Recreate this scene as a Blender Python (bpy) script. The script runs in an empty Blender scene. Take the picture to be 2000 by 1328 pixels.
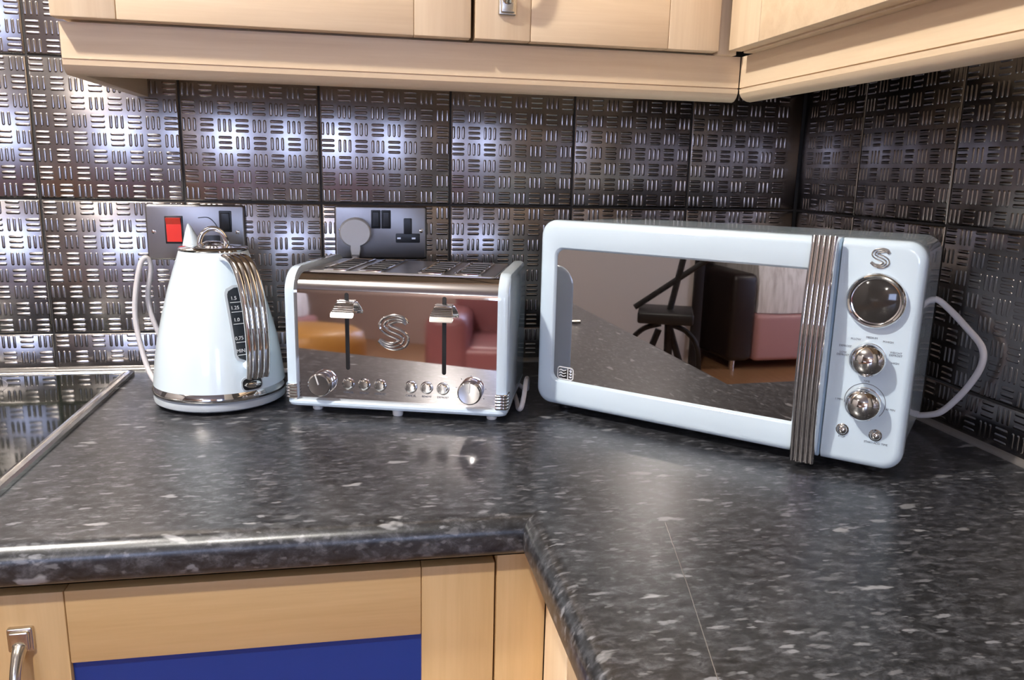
import bpy, bmesh, math, random
from mathutils import Vector, Matrix
random.seed(7)
PI = math.pi
S = bpy.context.scene
C = S.collection
CZ = 0.9                      # worktop height above the floor

# ------------------------------------------------------------------ camera, light, exposure
cam_d = bpy.data.cameras.new('camera'); cam = bpy.data.objects.new('camera', cam_d); C.objects.link(cam)
YAW, PITCH, ROLL, FPX = 0.186817, -0.211390, 0.0233896, 1543.34
_f = Vector((math.sin(YAW)*math.cos(PITCH), math.cos(YAW)*math.cos(PITCH), math.sin(PITCH)))
_r = Vector((math.cos(YAW), -math.sin(YAW), 0)); _u = _r.cross(_f)
_r2 = _r*math.cos(ROLL)+_u*math.sin(ROLL); _u2 = -_r*math.sin(ROLL)+_u*math.cos(ROLL)
M = Matrix((( _r2.x, _u2.x, -_f.x, 0.064573), (_r2.y, _u2.y, -_f.y, -1.275378), (_r2.z, _u2.z, -_f.z, CZ+0.31603), (0, 0, 0, 1)))
cam.matrix_world = M
cam_d.sensor_width = 36; cam_d.sensor_fit = 'HORIZONTAL'; cam_d.lens = FPX/2000*36
cam_d.clip_start = 0.02
S.camera = cam
S.view_settings.view_transform = 'Standard'; S.view_settings.look = 'None'
S.view_settings.gamma = 1; S.view_settings.use_curve_mapping = False
S.view_settings.exposure = 0.36
S.cycles.blur_glossy = 0.0; S.cycles.sample_clamp_indirect = 25.0

W = bpy.data.worlds.new('world'); S.world = W; W.use_nodes = True
W.node_tree.nodes['Background'].inputs[0].default_value = (0.50, 0.60, 0.85, 1)
W.node_tree.nodes['Background'].inputs[1].default_value = 0.2

def lamp(name, loc, watts, col, rad):
    d = bpy.data.lights.new(name, 'POINT'); d.energy = watts; d.color = col; d.shadow_soft_size = rad
    o = bpy.data.objects.new(name, d); o.location = loc; C.objects.link(o); return o
WARM = (1.0, 0.955, 0.89)
LAMPS = [((-0.75, -0.85, 2.33), 80), ((-1.90, -4.10, 2.33), 45), ((-0.30, -1.60, 2.36), 66), ((-2.2, -1.6, 2.33), 13)]  # the last lamp is added to brighten the left wall
lamp_objs = [lamp('ceiling_bulb', l, w, WARM, 0.035) for l, w in LAMPS]
# the recessed spotlight behind the camera throws a narrow cone straight down
lamp_objs[2].data.type = 'SPOT'; _sp = bpy.data.lights[lamp_objs[2].data.name]; _sp.spot_size = math.radians(82); _sp.spot_blend = 0.25

# ------------------------------------------------------------------ materials
def nodes(name):
    m = bpy.data.materials.new(name); m.use_nodes = True
    nt = m.node_tree; return m, nt, nt.nodes['Principled BSDF']
def simple(name, col, rough=0.4, metal=0.0, coat=0.0, bump=0.0, bscale=200, spec=0.5):
    m, nt, b = nodes(name)
    b.inputs['Base Color'].default_value = (*col, 1); b.inputs['Roughness'].default_value = rough
    b.inputs['Metallic'].default_value = metal; b.inputs['Coat Weight'].default_value = coat
    b.inputs['Specular IOR Level'].default_value = spec
    b.inputs['Coat Roughness'].default_value = 0.04
    # a little procedural unevenness on every surface
    tc = nt.nodes.new('ShaderNodeTexCoord'); n = nt.nodes.new('ShaderNodeTexNoise'); n.inputs['Scale'].default_value = bscale
    nt.links.new(tc.outputs['Object'], n.inputs['Vector'])
    mr = nt.nodes.new('ShaderNodeMapRange'); mr.inputs[3].default_value = max(0, rough-0.02); mr.inputs[4].default_value = rough+0.02
    nt.links.new(n.outputs['Fac'], mr.inputs[0]); nt.links.new(mr.outputs[0], b.inputs['Roughness'])
    if bump:
        bp = nt.nodes.new('ShaderNodeBump'); bp.inputs['Strength'].default_value = bump; bp.inputs['Distance'].default_value = 0.001
        nt.links.new(n.outputs['Fac'], bp.inputs['Height']); nt.links.new(bp.outputs[0], b.inputs['Normal'])
    return m
def ramp(nt, stops):
    r = nt.nodes.new('ShaderNodeValToRGB'); e = r.color_ramp.elements
    while len(e) < len(stops): e.new(0.5)
    for k, (p, c) in enumerate(stops): e[k].position = p; e[k].color = (*c, 1)
    return r
def wood(name, grain, light, dark, rough=0.5):
    m, nt, b = nodes(name)
    tc = nt.nodes.new('ShaderNodeTexCoord'); mp = nt.nodes.new('ShaderNodeMapping')
    sc = {'X': (3, 60, 60), 'Y': (60, 3, 60), 'Z': (60, 60, 3)}[grain]
    mp.inputs['Scale'].default_value = sc
    nt.links.new(tc.outputs['Object'], mp.inputs['Vector'])
    n = nt.nodes.new('ShaderNodeTexNoise'); n.inputs['Scale'].default_value = 1.0; n.inputs['Detail'].default_value = 6; n.inputs['Distortion'].default_value = 0.6
    nt.links.new(mp.outputs[0], n.inputs['Vector'])
    mp2 = nt.nodes.new('ShaderNodeMapping'); mp2.inputs['Scale'].default_value = tuple(s*6 for s in sc)
    nt.links.new(tc.outputs['Object'], mp2.inputs['Vector'])
    n2 = nt.nodes.new('ShaderNodeTexNoise'); n2.inputs['Detail'].default_value = 3; n2.inputs['Scale'].default_value = 1.0
    nt.links.new(mp2.outputs[0], n2.inputs['Vector'])
    ad = nt.nodes.new('ShaderNodeMath'); ad.operation = 'MULTIPLY_ADD'; ad.inputs[1].default_value = 0.35
    nt.links.new(n2.outputs['Fac'], ad.inputs[0]); nt.links.new(n.outputs['Fac'], ad.inputs[2])
    r = ramp(nt, [(0.42, dark), (0.85, light)])
    nt.links.new(ad.outputs[0], r.inputs[0]); nt.links.new(r.outputs[0], b.inputs['Base Color'])
    b.inputs['Roughness'].default_value = rough
    return m
WL, WD = (0.78, 0.61, 0.42), (0.69, 0.515, 0.335)
M_WX = wood('beech_grain_x', 'X', WL, WD); M_WY = wood('beech_grain_y', 'Y', WL, WD); M_WZ = wood('beech_grain_z', 'Z', WL, WD)
LL, LD = (0.62, 0.41, 0.195), (0.54, 0.345, 0.15)  # same wood as above, dimmer light on the lower units put into colour
M_LX = wood('dimmed_beech_grain_x', 'X', LL, LD); M_LZ = wood('dimmed_beech_grain_z', 'Z', LL, LD)
M_TILE = simple('embossed_metal_tile', (0.34, 0.308, 0.292), 0.235, 1.0, bscale=60)
M_GROUT = simple('dark_grout', (0.035, 0.032, 0.03), 0.8)
M_ENAMEL = simple('pale_blue_enamel', (0.67, 0.79, 0.885), 0.16, 0.0, 0.6)
M_KETTLE = simple('pale_blue_kettle_enamel', (0.79, 0.90, 0.96), 0.22, 0.0, 0.5)
M_CHROME = simple('chrome', (0.80, 0.79, 0.79), 0.05, 1.0)
M_STEEL = simple('polished_steel', (0.74, 0.71, 0.72), 0.035, 1.0, bscale=30)
M_BRUSH = simple('brushed_steel', (0.46, 0.44, 0.43), 0.30, 1.0, bscale=300)
M_PLATE = simple('satin_steel_plate', (0.30, 0.285, 0.28), 0.33, 1.0, bscale=300)
M_NICKEL = simple('brushed_nickel', (0.62, 0.57, 0.50), 0.25, 1.0)
M_BLACK = simple('black_plastic', (0.012, 0.012, 0.013), 0.35)
M_DARK = simple('slot_shade_black', (0.006, 0.005, 0.005), 0.6)
M_WHITE = simple('white_plastic', (0.74, 0.73, 0.72), 0.35)
M_CABLE = simple('white_cable', (0.66, 0.62, 0.62), 0.4)
M_GREYPL = simple('pale_grey_plastic', (0.50, 0.54, 0.57), 0.35)
M_RED = simple('red_rocker', (0.75, 0.03, 0.012), 0.3, 0, 0.5)
M_INK = simple('grey_ink', (0.10, 0.11, 0.14), 0.5)
M_INKW = simple('white_ink', (0.75, 0.75, 0.75), 0.5)
M_HOB = simple('black_ceramic_glass', (0.010, 0.013, 0.009), 0.06, 0, 0.0, spec=0.35)
M_TRIMSTEEL = simple('hob_trim_steel', (0.62, 0.61, 0.57), 0.2, 1.0)
M_SEAL = simple('pale_sealant', (0.15, 0.135, 0.125), 0.2, spec=1.0)
M_BLUE = simple('blue_panel', (0.011, 0.041, 0.25), 0.35)
M_GAUGE = simple('smoked_gauge', (0.02, 0.022, 0.028), 0.1, 0, 0.5)
M_MIRROR = simple('dark_mirror_glass', (0.58, 0.555, 0.555), 0.012, 1.0)
M_DISPLAY = simple('dark_display', (0.05, 0.045, 0.042), 0.08, 0.3)
M_WALLP = simple('pale_plaster', (0.52, 0.48, 0.455), 0.85, bump=0.1)
M_WALLF = simple('dusky_painted_plaster', (0.50, 0.37, 0.33), 0.85, bump=0.1)
M_CEIL = simple('white_ceiling', (0.40, 0.385, 0.37), 0.9)
M_BURG = simple('burgundy_leather', (0.34, 0.12, 0.125), 0.35, bump=0.2)
M_PINK = simple('dusky_pink_leather', (0.50, 0.26, 0.25), 0.35, bump=0.2)
M_BROWN = simple('shaded_brown_leather', (0.02, 0.012, 0.010), 0.4, bump=0.2)
M_IRON = simple('black_iron', (0.01, 0.009, 0.009), 0.45)
M_ORANGE = simple('orange_leather', (0.62, 0.30, 0.07), 0.4, bump=0.2)
M_FLOOR = wood('brown_floor', 'X', (0.36, 0.19, 0.09), (0.26, 0.125, 0.055), 0.3)

def worktop_mat():
    m, nt, b = nodes('speckled_dark_laminate')
    tc = nt.nodes.new('ShaderNodeTexCoord')
    def mapped(s, rot=0.0):
        mp = nt.nodes.new('ShaderNodeMapping'); mp.inputs['Scale'].default_value = s; mp.inputs['Rotation'].default_value = (0, 0, rot)
        nt.links.new(tc.outputs['Object'], mp.inputs['Vector']); return mp
    def noise(mp, scale, det=4, dist=0.0, rough=0.6):
        n = nt.nodes.new('ShaderNodeTexNoise'); n.inputs['Scale'].default_value = scale; n.inputs['Detail'].default_value = det
        n.inputs['Distortion'].default_value = dist; n.inputs['Roughness'].default_value = rough
        nt.links.new(mp.outputs[0], n.inputs['Vector']); return n
    a = noise(mapped((0.75, 1.3, 1), 0.25), 75, 6, 0.3, 0.75)                     # fine mottling
    base = ramp(nt, [(0.34, (0.0075, 0.0077, 0.0085)), (0.49, (0.023, 0.0235, 0.0265)), (0.58, (0.052, 0.053, 0.060)), (0.72, (0.125, 0.127, 0.14))])
    nt.links.new(a.outputs['Fac'], base.inputs[0])
    def flecks(scale, stretch, rot, lo, hi, warp):
        mp = mapped(stretch, rot)
        wn = noise(mp, scale*1.4, 3)
        mx = nt.nodes.new('ShaderNodeMixRGB'); mx.blend_type = 'LINEAR_LIGHT'; mx.inputs[0].default_value = warp
        nt.links.new(mp.outputs[0], mx.inputs[1]); nt.links.new(wn.outputs['Color'], mx.inputs[2])
        v = nt.nodes.new('ShaderNodeTexVoronoi'); v.inputs['Scale'].default_value = scale
        nt.links.new(mx.outputs[0], v.inputs['Vector'])
        r = ramp(nt, [(lo, (1, 1, 1)), (hi, (0, 0, 0))]); nt.links.new(v.outputs['Distance'], r.inputs[0])
        # only some of the cells carry a fleck
        sx = nt.nodes.new('ShaderNodeSeparateColor'); nt.links.new(v.outputs['Color'], sx.inputs[0])
        g = nt.nodes.new('ShaderNodeMapRange'); g.inputs[1].default_value = 0.22; g.inputs[2].default_value = 0.8; nt.links.new(sx.outputs[0], g.inputs[0])
        mu = nt.nodes.new('ShaderNodeMath'); mu.operation = 'MULTIPLY'
        nt.links.new(r.outputs[0], mu.inputs[0]); nt.links.new(g.outputs[0], mu.inputs[1]); return mu
    f1 = flecks(55, (0.6, 1.6, 1), 0.2, 0.15, 0.24, 0.009)
    f2 = flecks(25, (0.65, 1.6, 1), -0.15, 0.12, 0.19, 0.018)
    f4 = flecks(85, (0.55, 1.6, 1), 0.05, 0.16, 0.28, 0.006)
    f3 = flecks(120, (0.7, 1.3, 1), 0.4, 0.14, 0.30, 0.004)
    col = base.outputs[0]
    for f, c, k in ((f3, (0.12, 0.12, 0.13), 0.8), (f4, (0.15, 0.15, 0.16), 0.8), (f1, (0.21, 0.213, 0.23), 0.85), (f2, (0.29, 0.292, 0.305), 0.85)):
        mx = nt.nodes.new('ShaderNodeMixRGB'); mu = nt.nodes.new('ShaderNodeMath'); mu.operation = 'MULTIPLY'; mu.inputs[1].default_value = k
        nt.links.new(f.outputs[0], mu.inputs[0]); nt.links.new(mu.outputs[0], mx.inputs[0])
        nt.links.new(col, mx.inputs[1]); mx.inputs[2].default_value = (*c, 1); col = mx.outputs[0]
    nt.links.new(col, b.inputs['Base Color'])
    b.inputs['Roughness'].default_value = 0.29; b.inputs['Specular IOR Level'].default_value = 0.6
    fb = noise(mapped((1, 1, 1)), 900, 2)
    bp = nt.nodes.new('ShaderNodeBump'); bp.inputs['Strength'].default_value = 0.06; bp.inputs['Distance'].default_value = 0.0006
    nt.links.new(fb.outputs['Fac'], bp.inputs['Height']); nt.links.new(bp.outputs[0], b.inputs['Normal'])
    return m
M_TOP = worktop_mat()
def fur_mat():
    m, nt, b = nodes('pale_fur'); b.inputs['Roughness'].default_value = 0.9
    tc = nt.nodes.new('ShaderNodeTexCoord'); mp = nt.nodes.new('ShaderNodeMapping'); mp.inputs['Scale'].default_value = (40, 40, 4)
    n = nt.nodes.new('ShaderNodeTexNoise'); n.inputs['Scale'].default_value = 1.0; n.inputs['Detail'].default_value = 4
    nt.links.new(tc.outputs['Object'], mp.inputs['Vector']); nt.links.new(mp.outputs[0], n.inputs['Vector'])
    r = ramp(nt, [(0.3, (0.62, 0.57, 0.53)), (0.6, (0.92, 0.90, 0.87))]); nt.links.new(n.outputs['Fac'], r.inputs[0]); nt.links.new(r.outputs[0], b.inputs['Base Color'])
    return m
M_FUR = fur_mat()
def emit(name, col, s):
    m = bpy.data.materials.new(name); m.use_nodes = True; nt = m.node_tree; nt.nodes.clear()
    e = nt.nodes.new('ShaderNodeEmission'); e.inputs[0].default_value = (*col, 1); e.inputs[1].default_value = s
    o = nt.nodes.new('ShaderNodeOutputMaterial'); nt.links.new(e.outputs[0], o.inputs[0]); return m
M_SKY = emit('dusk_sky', (0.50, 0.63, 1.0), 10.0)
M_BULB = emit('lamp_glow', WARM, 8.0)

# ------------------------------------------------------------------ mesh helpers
I4 = Matrix.Identity(4)
def T(x, y, z): return Matrix.Translation((x, y, z))
def R(a, ax): return Matrix.Rotation(a, 4, ax)
def finish(name, bm, mat, parent=None, angle=35, loc=None):
    bmesh.ops.recalc_face_normals(bm, faces=bm.faces)
    me = bpy.data.meshes.new(name); bm.to_mesh(me); bm.free()
    for p in me.polygons: p.use_smooth = True
    me.set_sharp_from_angle(angle=math.radians(angle))
    for m in (mat if isinstance(mat, (list, tuple)) else [mat]): me.materials.append(m)
    o = bpy.data.objects.new(name, me); C.objects.link(o)
    if parent is not None: o.parent = parent
    if loc: o.location = loc
    return o
def box(bm, lo, hi, bev=0.0, seg=2, mi=0, M=I4):
    b2 = bmesh.new()
    vs = [b2.verts.new((x, y, z)) for x in (lo[0], hi[0]) for y in (lo[1], hi[1]) for z in (lo[2], hi[2])]
    for f in ((0, 1, 3, 2), (4, 6, 7, 5), (0, 4, 5, 1), (2, 3, 7, 6), (0, 2, 6, 4), (1, 5, 7, 3)): b2.faces.new([vs[k] for k in f])
    if bev: bmesh.ops.bevel(b2, geom=list(b2.edges), offset=bev, segments=seg, profile=0.5, affect='EDGES', clamp_overlap=True)
    merge(bm, b2, mi, M)
def merge(bm, b2, mi=0, M=I4):
    mp = {}
    for v in b2.verts: mp[v] = bm.verts.new(M @ v.co)
    for f in b2.faces:
        try: nf = bm.faces.new([mp[v] for v in f.verts]); nf.material_index = mi
        except ValueError: pass
    b2.free()
def loft(bm, rings, cap0=True, cap1=True, mi=0, M=I4, closed=True):
    R_ = [[bm.verts.new(M @ Vector(p)) for p in r] for r in rings]
    n = len(R_[0])
    for a, b in zip(R_, R_[1:]):
        for k in range(n if closed else n-1):
            try: f = bm.faces.new((a[k], a[(k+1) % n], b[(k+1) % n], b[k])); f.material_index = mi
            except ValueError: pass
    if cap0: bm.faces.new(R_[0][::-1]).material_index = mi
    if cap1: bm.faces.new(R_[-1]).material_index = mi
    return R_
def lathe(bm, prof, seg=48, M=I4, mi=0, sx=1.0, sy=1.0):
    rings = [[(r*math.cos(2*PI*k/seg)*sx, r*math.sin(2*PI*k/seg)*sy, z) for k in range(seg)] for r, z in prof]
    loft(bm, rings, True, True, mi, M)
def smooth_path(pts, n=10):
    P = [Vector(p) for p in pts]; out = []
    for i in range(len(P)-1):
        a = P[max(i-1, 0)]; b = P[i]; c = P[i+1]; d = P[min(i+2, len(P)-1)]
        for k in range(n):
            t = k/n
            out.append(0.5*((2*b)+(c-a)*t+(2*a-5*b+4*c-d)*t*t+(-a+3*b-3*c+d)*t**3))
    out.append(P[-1]); return out
def frames(P):
    ts = []
    for i in range(len(P)):
        t = (P[min(i+1, len(P)-1)]-P[max(i-1, 0)]).normalized(); ts.append(t)
    up = Vector((0, 0, 1)) if abs(ts[0].z) < 0.9 else Vector((1, 0, 0))
    n = (up-ts[0]*up.dot(ts[0])).normalized(); fr = []
    for t in ts:
        n = (n-t*n.dot(t)).normalized(); fr.append((n, t.cross(n)))
    return fr
def tube(bm, P, r, seg=10, mi=0, M=I4, ry=None, taper=None):
    P = [Vector(p) for p in P]; fr = frames(P); rings = []
    for i, (p, (n, b)) in enumerate(zip(P, fr)):
        k = taper(i/(len(P)-1)) if taper else 1.0
        rings.append([p+n*math.cos(2*PI*j/seg)*r*k+b*math.sin(2*PI*j/seg)*(ry or r)*k for j in range(seg)])
    loft(bm, rings, True, True, mi, M)
def rrect(x0, z0, x1, z1, rad, n=6):
    """rounded rectangle, rad = (bottom-left, bottom-right, top-right, top-left)"""
    if not isinstance(rad, (tuple, list)): rad = (rad,)*4
    out = []
    for (cx, cz, r, a0) in ((x0, z0, rad[0], PI), (x1, z0, rad[1], 1.5*PI), (x1, z1, rad[2], 0), (x0, z1, rad[3], 0.5*PI)):
        ox = cx+(r if cx == x0 else -r); oz = cz+(r if cz == z0 else -r)
        for k in range(n+1):
            a = a0+0.5*PI*k/n; out.append((ox+r*math.cos(a), oz+r*math.sin(a)))
    return out
def slab(bm, x0, z0, x1, z1, rad, yb, yf, bev=0.002, n=6, mi=0, M=I4, seg=3):
    """rounded-rectangle slab standing in the xz plane; yb = back, yf = front (towards -y), front edge rounded"""
    if not isinstance(rad, (tuple, list)): rad = (rad,)*4
    rings = [[(x, yb, z) for x, z in rrect(x0, z0, x1, z1, rad, n)]]
    for k in range(seg+1):
        a = 0.5*PI*k/seg; ins = bev*(1-math.cos(a)); y = yf+bev*(1-math.sin(a))
        rr = tuple(max(r-ins, 0.0004) for r in rad)
        rings.append([(x, y, z) for x, z in rrect(x0+ins, z0+ins, x1-ins, z1-ins, rr, n)])
    loft(bm, rings, True, True, mi, M)
FACE = R(PI/2, 'X')           # lathe axis z -> -y (towards the viewer)
def text(name, s, size, mat, parent, loc, rot=(PI/2, 0, 0), thick=0.00012):
    cu = bpy.data.curves.new('txt', 'FONT'); cu.body = s; cu.size = size; cu.align_x = 'CENTER'; cu.align_y = 'CENTER'; cu.extrude = thick
    cu.resolution_u = 3
    to = bpy.data.objects.new('txt', cu); C.objects.link(to)
    dg = bpy.context.evaluated_depsgraph_get()
    me = bpy.data.meshes.new_from_object(to.evaluated_get(dg)); me.name = name
    bpy.data.objects.remove(to); bpy.data.curves.remove(cu)
    me.materials.clear(); me.materials.append(mat)
    o = bpy.data.objects.new(name, me); C.objects.link(o); o.parent = parent; o.location = loc; o.rotation_euler = rot
    return o
def thing(name, label, cat, loc=(0, 0, 0), rz=0.0, group=None):
    o = bpy.data.objects.new(name, None); C.objects.link(o); o.empty_display_size = 0.05
    o.location = loc; o.rotation_euler = (0, 0, rz); o['label'] = label; o['category'] = cat
    if group: o['group'] = group
    return o
def tag(o, label, cat, group=None):
    o['label'] = label; o['category'] = cat
    if group: o['group'] = group
    return o
def struct(name, bm, mat, loc=None, angle=35):
    o = finish(name, bm, mat, None, angle, loc); o['kind'] = 'structure'; return o

# ------------------------------------------------------------------ room shell
XR = 0.8                       # right wall
def tile_field(bm, M, cols, zrows, umin, umax, zmin, zmax, gap=0.0028, bars=True):
    """embossed tiles in local (u, z), facing local -y; 8 x 8 cells of three raised bars, turned alternately"""
    N = 8
    def stadium(cx, cz, L, Wd, along):
        rings = []
        for ins, h in ((0.0, 0.0), (0.10, 0.00034), (0.28, 0.00064), (0.47, 0.00080)):
            w = Wd/2-ins*Wd; half = L/2-Wd/2; ring = []
            for k in range(5): a = -PI/2+PI*k/4; ring.append((half+w*math.cos(a), w*math.sin(a)))
            for k in range(5): a = PI/2+PI*k/4; ring.append((-half+w*math.cos(a), w*math.sin(a)))
            rings.append([((cx+p, -h, cz+q) if along == 'u' else (cx+q, -h, cz+p)) for p, q in ring])
        loft(bm, rings, False, True, 0, M)
    for u0, u1 in cols:
        for z0, z1 in zrows:
            a, b = max(u0, umin)+gap/2, min(u1, umax)-gap/2; c, d = max(z0, zmin)+gap/2, min(z1, zmax)-gap/2
            if b-a < 0.004 or d-c < 0.004: continue
            bv = 0.0020
            loft(bm, [[(a, 0.004, c), (b, 0.004, c), (b, 0.004, d), (a, 0.004, d)], [(a, 0.0016, c), (b, 0.0016, c), (b, 0.0016, d), (a, 0.0016, d)],
                      [(a+bv*.65, 0.0003, c+bv*.65), (b-bv*.65, 0.0003, c+bv*.65), (b-bv*.65, 0.0003, d-bv*.65), (a+bv*.65, 0.0003, d-bv*.65)],
                      [(a+bv, 0, c+bv), (b-bv, 0, c+bv), (b-bv, 0, d-bv), (a+bv, 0, d-bv)]], True, True, 0, M)
            if not bars: continue
            for i in range(N):
                for j in range(N):
                    cu = u0+0.025*(i+.5); cz = z0+0.025*(j+.5)
                    if cu-.0105 < a or cu+.0105 > b or cz-.0105 < c or cz+.0105 > d: continue
                    for t in (-1, 0, 1):
                        if (i+j) % 2 == 0: stadium(cu+t*.0076, cz, 0.0195, 0.0044, 'z')
                        else: stadium(cu, cz+t*.0076, 0.0195, 0.0044, 'u')
ZR = [(CZ-.1407+.2*k, CZ+.0593+.2*k) for k in range(3)]
bm = bmesh.new()
box(bm, (-3.1, 0.0025, 0), (XR+.1, 0.1, 2.4), mi=1)
tile_field(bm, I4, [(.2*k, .2*k+.2) for k in range(-5, 4)], ZR, -1.0, XR-.001, CZ+.001, CZ+.4593)
tile_field(bm, I4, [(.2*k, .2*k+.2) for k in range(-5, -1)], [(CZ+.4593, CZ+.6593)], -1.0, -.2, CZ+.4593, 1.57)
struct('wall_back', bm, [M_TILE, M_GROUT])
bm = bmesh.new()
box(bm, (XR+.0025, -5.1, 0), (XR+.1, 0.0, 2.4), mi=1)
# local u runs along -y on the right wall
MR = Matrix(((0, 1, 0, XR), (-1, 0, 0, 0), (0, 0, 1, 0), (0, 0, 0, 1)))
tile_field(bm, MR, [(-.0313+.2*k, .1687+.2*k) for k in range(6)], ZR, 0.001, 1.17, CZ+.001, 1.36)
struct('wall_right', bm, [M_TILE, M_GROUT])
bm = bmesh.new(); box(bm, (-6.0, -5.1, -0.1), (XR+.1, 0.1, 0)); struct('floor', bm, M_FLOOR)
bm = bmesh.new(); box(bm, (-6.0, -5.1, 2.4), (XR+.1, 0.1, 2.5)); struct('ceiling', bm, M_CEIL)
bm = bmesh.new(); box(bm, (-3.1, -2.18, 0), (-3.0, 0.0, 2.4)); struct('wall_left', bm, M_WALLP)
bm = bmesh.new(); box(bm, (-3.13, -2.24, 0), (-2.98, -2.18, 2.4), 0.004); struct('trim_1', bm, M_IRON)
bm = bmesh.new(); box(bm, (-6.0, -5.1, 0), (-5.9, 0.1, 2.4)); struct('wall_far_left', bm, M_WALLF)
bm = bmesh.new(); box(bm, (-6.0, 0.0, 0), (-3.1, 0.1, 2.4)); struct('wall_far_back', bm, M_WALLP)
bm = bmesh.new(); box(bm, (0.34, -2.0, 0), (XR+.0025, -1.9, 2.4)); struct('wall_light_block', bm, M_WALLP)  # added unseen end wall, keeps window light off the right-hand tiles
# far wall with window openings
WIN = [(-2.05, -0.85), (0.06, 0.78)]; WZ0, WZ1 = 0.80, 1.80
bm = bmesh.new()
xs = [-6.0]+[v for w in WIN for v in w]+[XR+.1]
for k in range(0, len(xs), 2): box(bm, (xs[k], -5.1, 0), (xs[k+1], -5.0, 2.4))
for a, b in WIN: box(bm, (a, -5.1, 0), (b, -5.0, WZ0)); box(bm, (a, -5.1, WZ1), (b, -5.0, 2.4))
struct('wall_front', bm, M_WALLF)
for k, (a, b) in enumerate(WIN):
    bm = bmesh.new()
    for lo, hi in (((a, -5.08, WZ0), (a+.05, -5.0, WZ1)), ((b-.05, -5.08, WZ0), (b, -5.0, WZ1)), ((a+.05, -5.08, WZ0), (b-.05, -5.0, WZ0+.05)), ((a+.05, -5.08, WZ1-.05), (b-.05, -5.0, WZ1))):
        box(bm, lo, hi, 0.004)
    wf = struct('window_%d' % (k+1), bm, M_WHITE)
    bm = bmesh.new(); box(bm, (a+.05, -5.075, WZ0+.05), (b-.05, -5.065, WZ1-.05)); g = finish('pane', bm, M_SKY, wf); g['label'] = 'blue dusk light in the pane'
# ceiling spotlights
for k, (l, w) in enumerate(LAMPS):
    t = thing('ceiling_spotlight', ['ceiling spotlight nearest the wall cabinets, seen only as glints', 'ceiling spotlight at the far end of the room, outside the frame',
              'narrow-beam ceiling spotlight above the camera, outside the frame', 'added ceiling light brightening the left wall, outside the frame'][k], 'ceiling light', (l[0], l[1], 2.4), 0, 'ceiling spotlights')
    bm = bmesh.new(); lathe(bm, [(0.030, 0), (0.055, 0), (0.055, -0.006), (0.048, -0.012), (0.044, -0.012), (0.040, -0.004), (0.030, -0.003)], 32)
    finish('rim', bm, M_CHROME, t)
# sealant line where wall meets worktop
bm = bmesh.new()
sec = [(0, 0), (0.0, 0.007), (0.003, 0.0055), (0.0065, 0.002), (0.007, 0)]
loft(bm, [[(x, -d, CZ+z) for d, z in sec] for x in (-1.0, XR-.0005)], True, True)
loft(bm, [[(XR-d, y, CZ+z) for d, z in sec] for y in (-.0005, -1.17)], True, True)
struct('trim_2', bm, M_SEAL)

# ------------------------------------------------------------------ worktop
def worktop():
    bm = bmesh.new()
    XE, YE, th = 0.212, -0.600, 0.039
    prof = [(-0.10, -th), (0.0, -th)]
    r1, r2 = 0.018, 0.010
    for k in range(6): a = PI/2*k/5; prof.append((0.006-r2+r2*math.sin(a), -th+r2-r2*math.cos(a)))
    for k in range(8): a = PI/2*k/7; prof.append((0.006-r1+r1*math.cos(a), -r1+r1*math.sin(a)))
    prof = prof[::-1]                       # from the top inwards edge round to underneath
    d0 = prof[0][0]
    rings = [[(-1.1, YE-d, z) for d, z in prof], [(XE-d, YE-d, z) for d, z in prof], [(XE-d, -1.9, z) for d, z in prof]]
    Rg = loft(bm, rings, False, False, 0, I4, closed=False)
    yb, xb = -0.0005, XR-.0005
    t0, t1, t2 = Rg[0][0], Rg[1][0], Rg[2][0]
    a = bm.verts.new((-1.1, yb, 0)); b = bm.verts.new((t1.co.x, yb, 0)); c = bm.verts.new((xb, yb, 0)); d = bm.verts.new((xb, t1.co.y, 0)); e = bm.verts.new((xb, -1.9, 0))
    bm.faces.new((t0, t1, b, a)); bm.faces.new((t1, d, c, b)); bm.faces.new((t1, t2, e, d))
    u0, u1, u2 = Rg[0][-1], Rg[1][-1], Rg[2][-1]
    a2 = bm.verts.new((-1.1, yb, -th)); c2 = bm.verts.new((xb, yb, -th)); e2 = bm.verts.new((xb, -1.9, -th))
    bm.faces.new((u0, a2, c2, u1)); bm.faces.new((u1, c2, e2, u2))
    o = finish('worktop', bm, M_TOP, None, 30, (0, 0, CZ))
    tag(o, 'dark grey speckled L-shaped worktop with rounded front edge, carrying kettle, toaster and microwave', 'worktop')
    # hairline scratch across the right leg
    bm = bmesh.new()
    P = [(0.335, -0.632), (0.309, -0.749), (0.282, -0.862), (0.272, -0.90)]
    loft(bm, [[(x-.00035, y, 0.00003), (x+.00035, y, 0.00003), (x+.0003, y, 0.0001), (x-.0003, y, 0.0001)] for x, y in P])
    s = finish('scratch', bm, M_SEAL, o); s['label'] = 'thin pale scratch line'
worktop()

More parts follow.
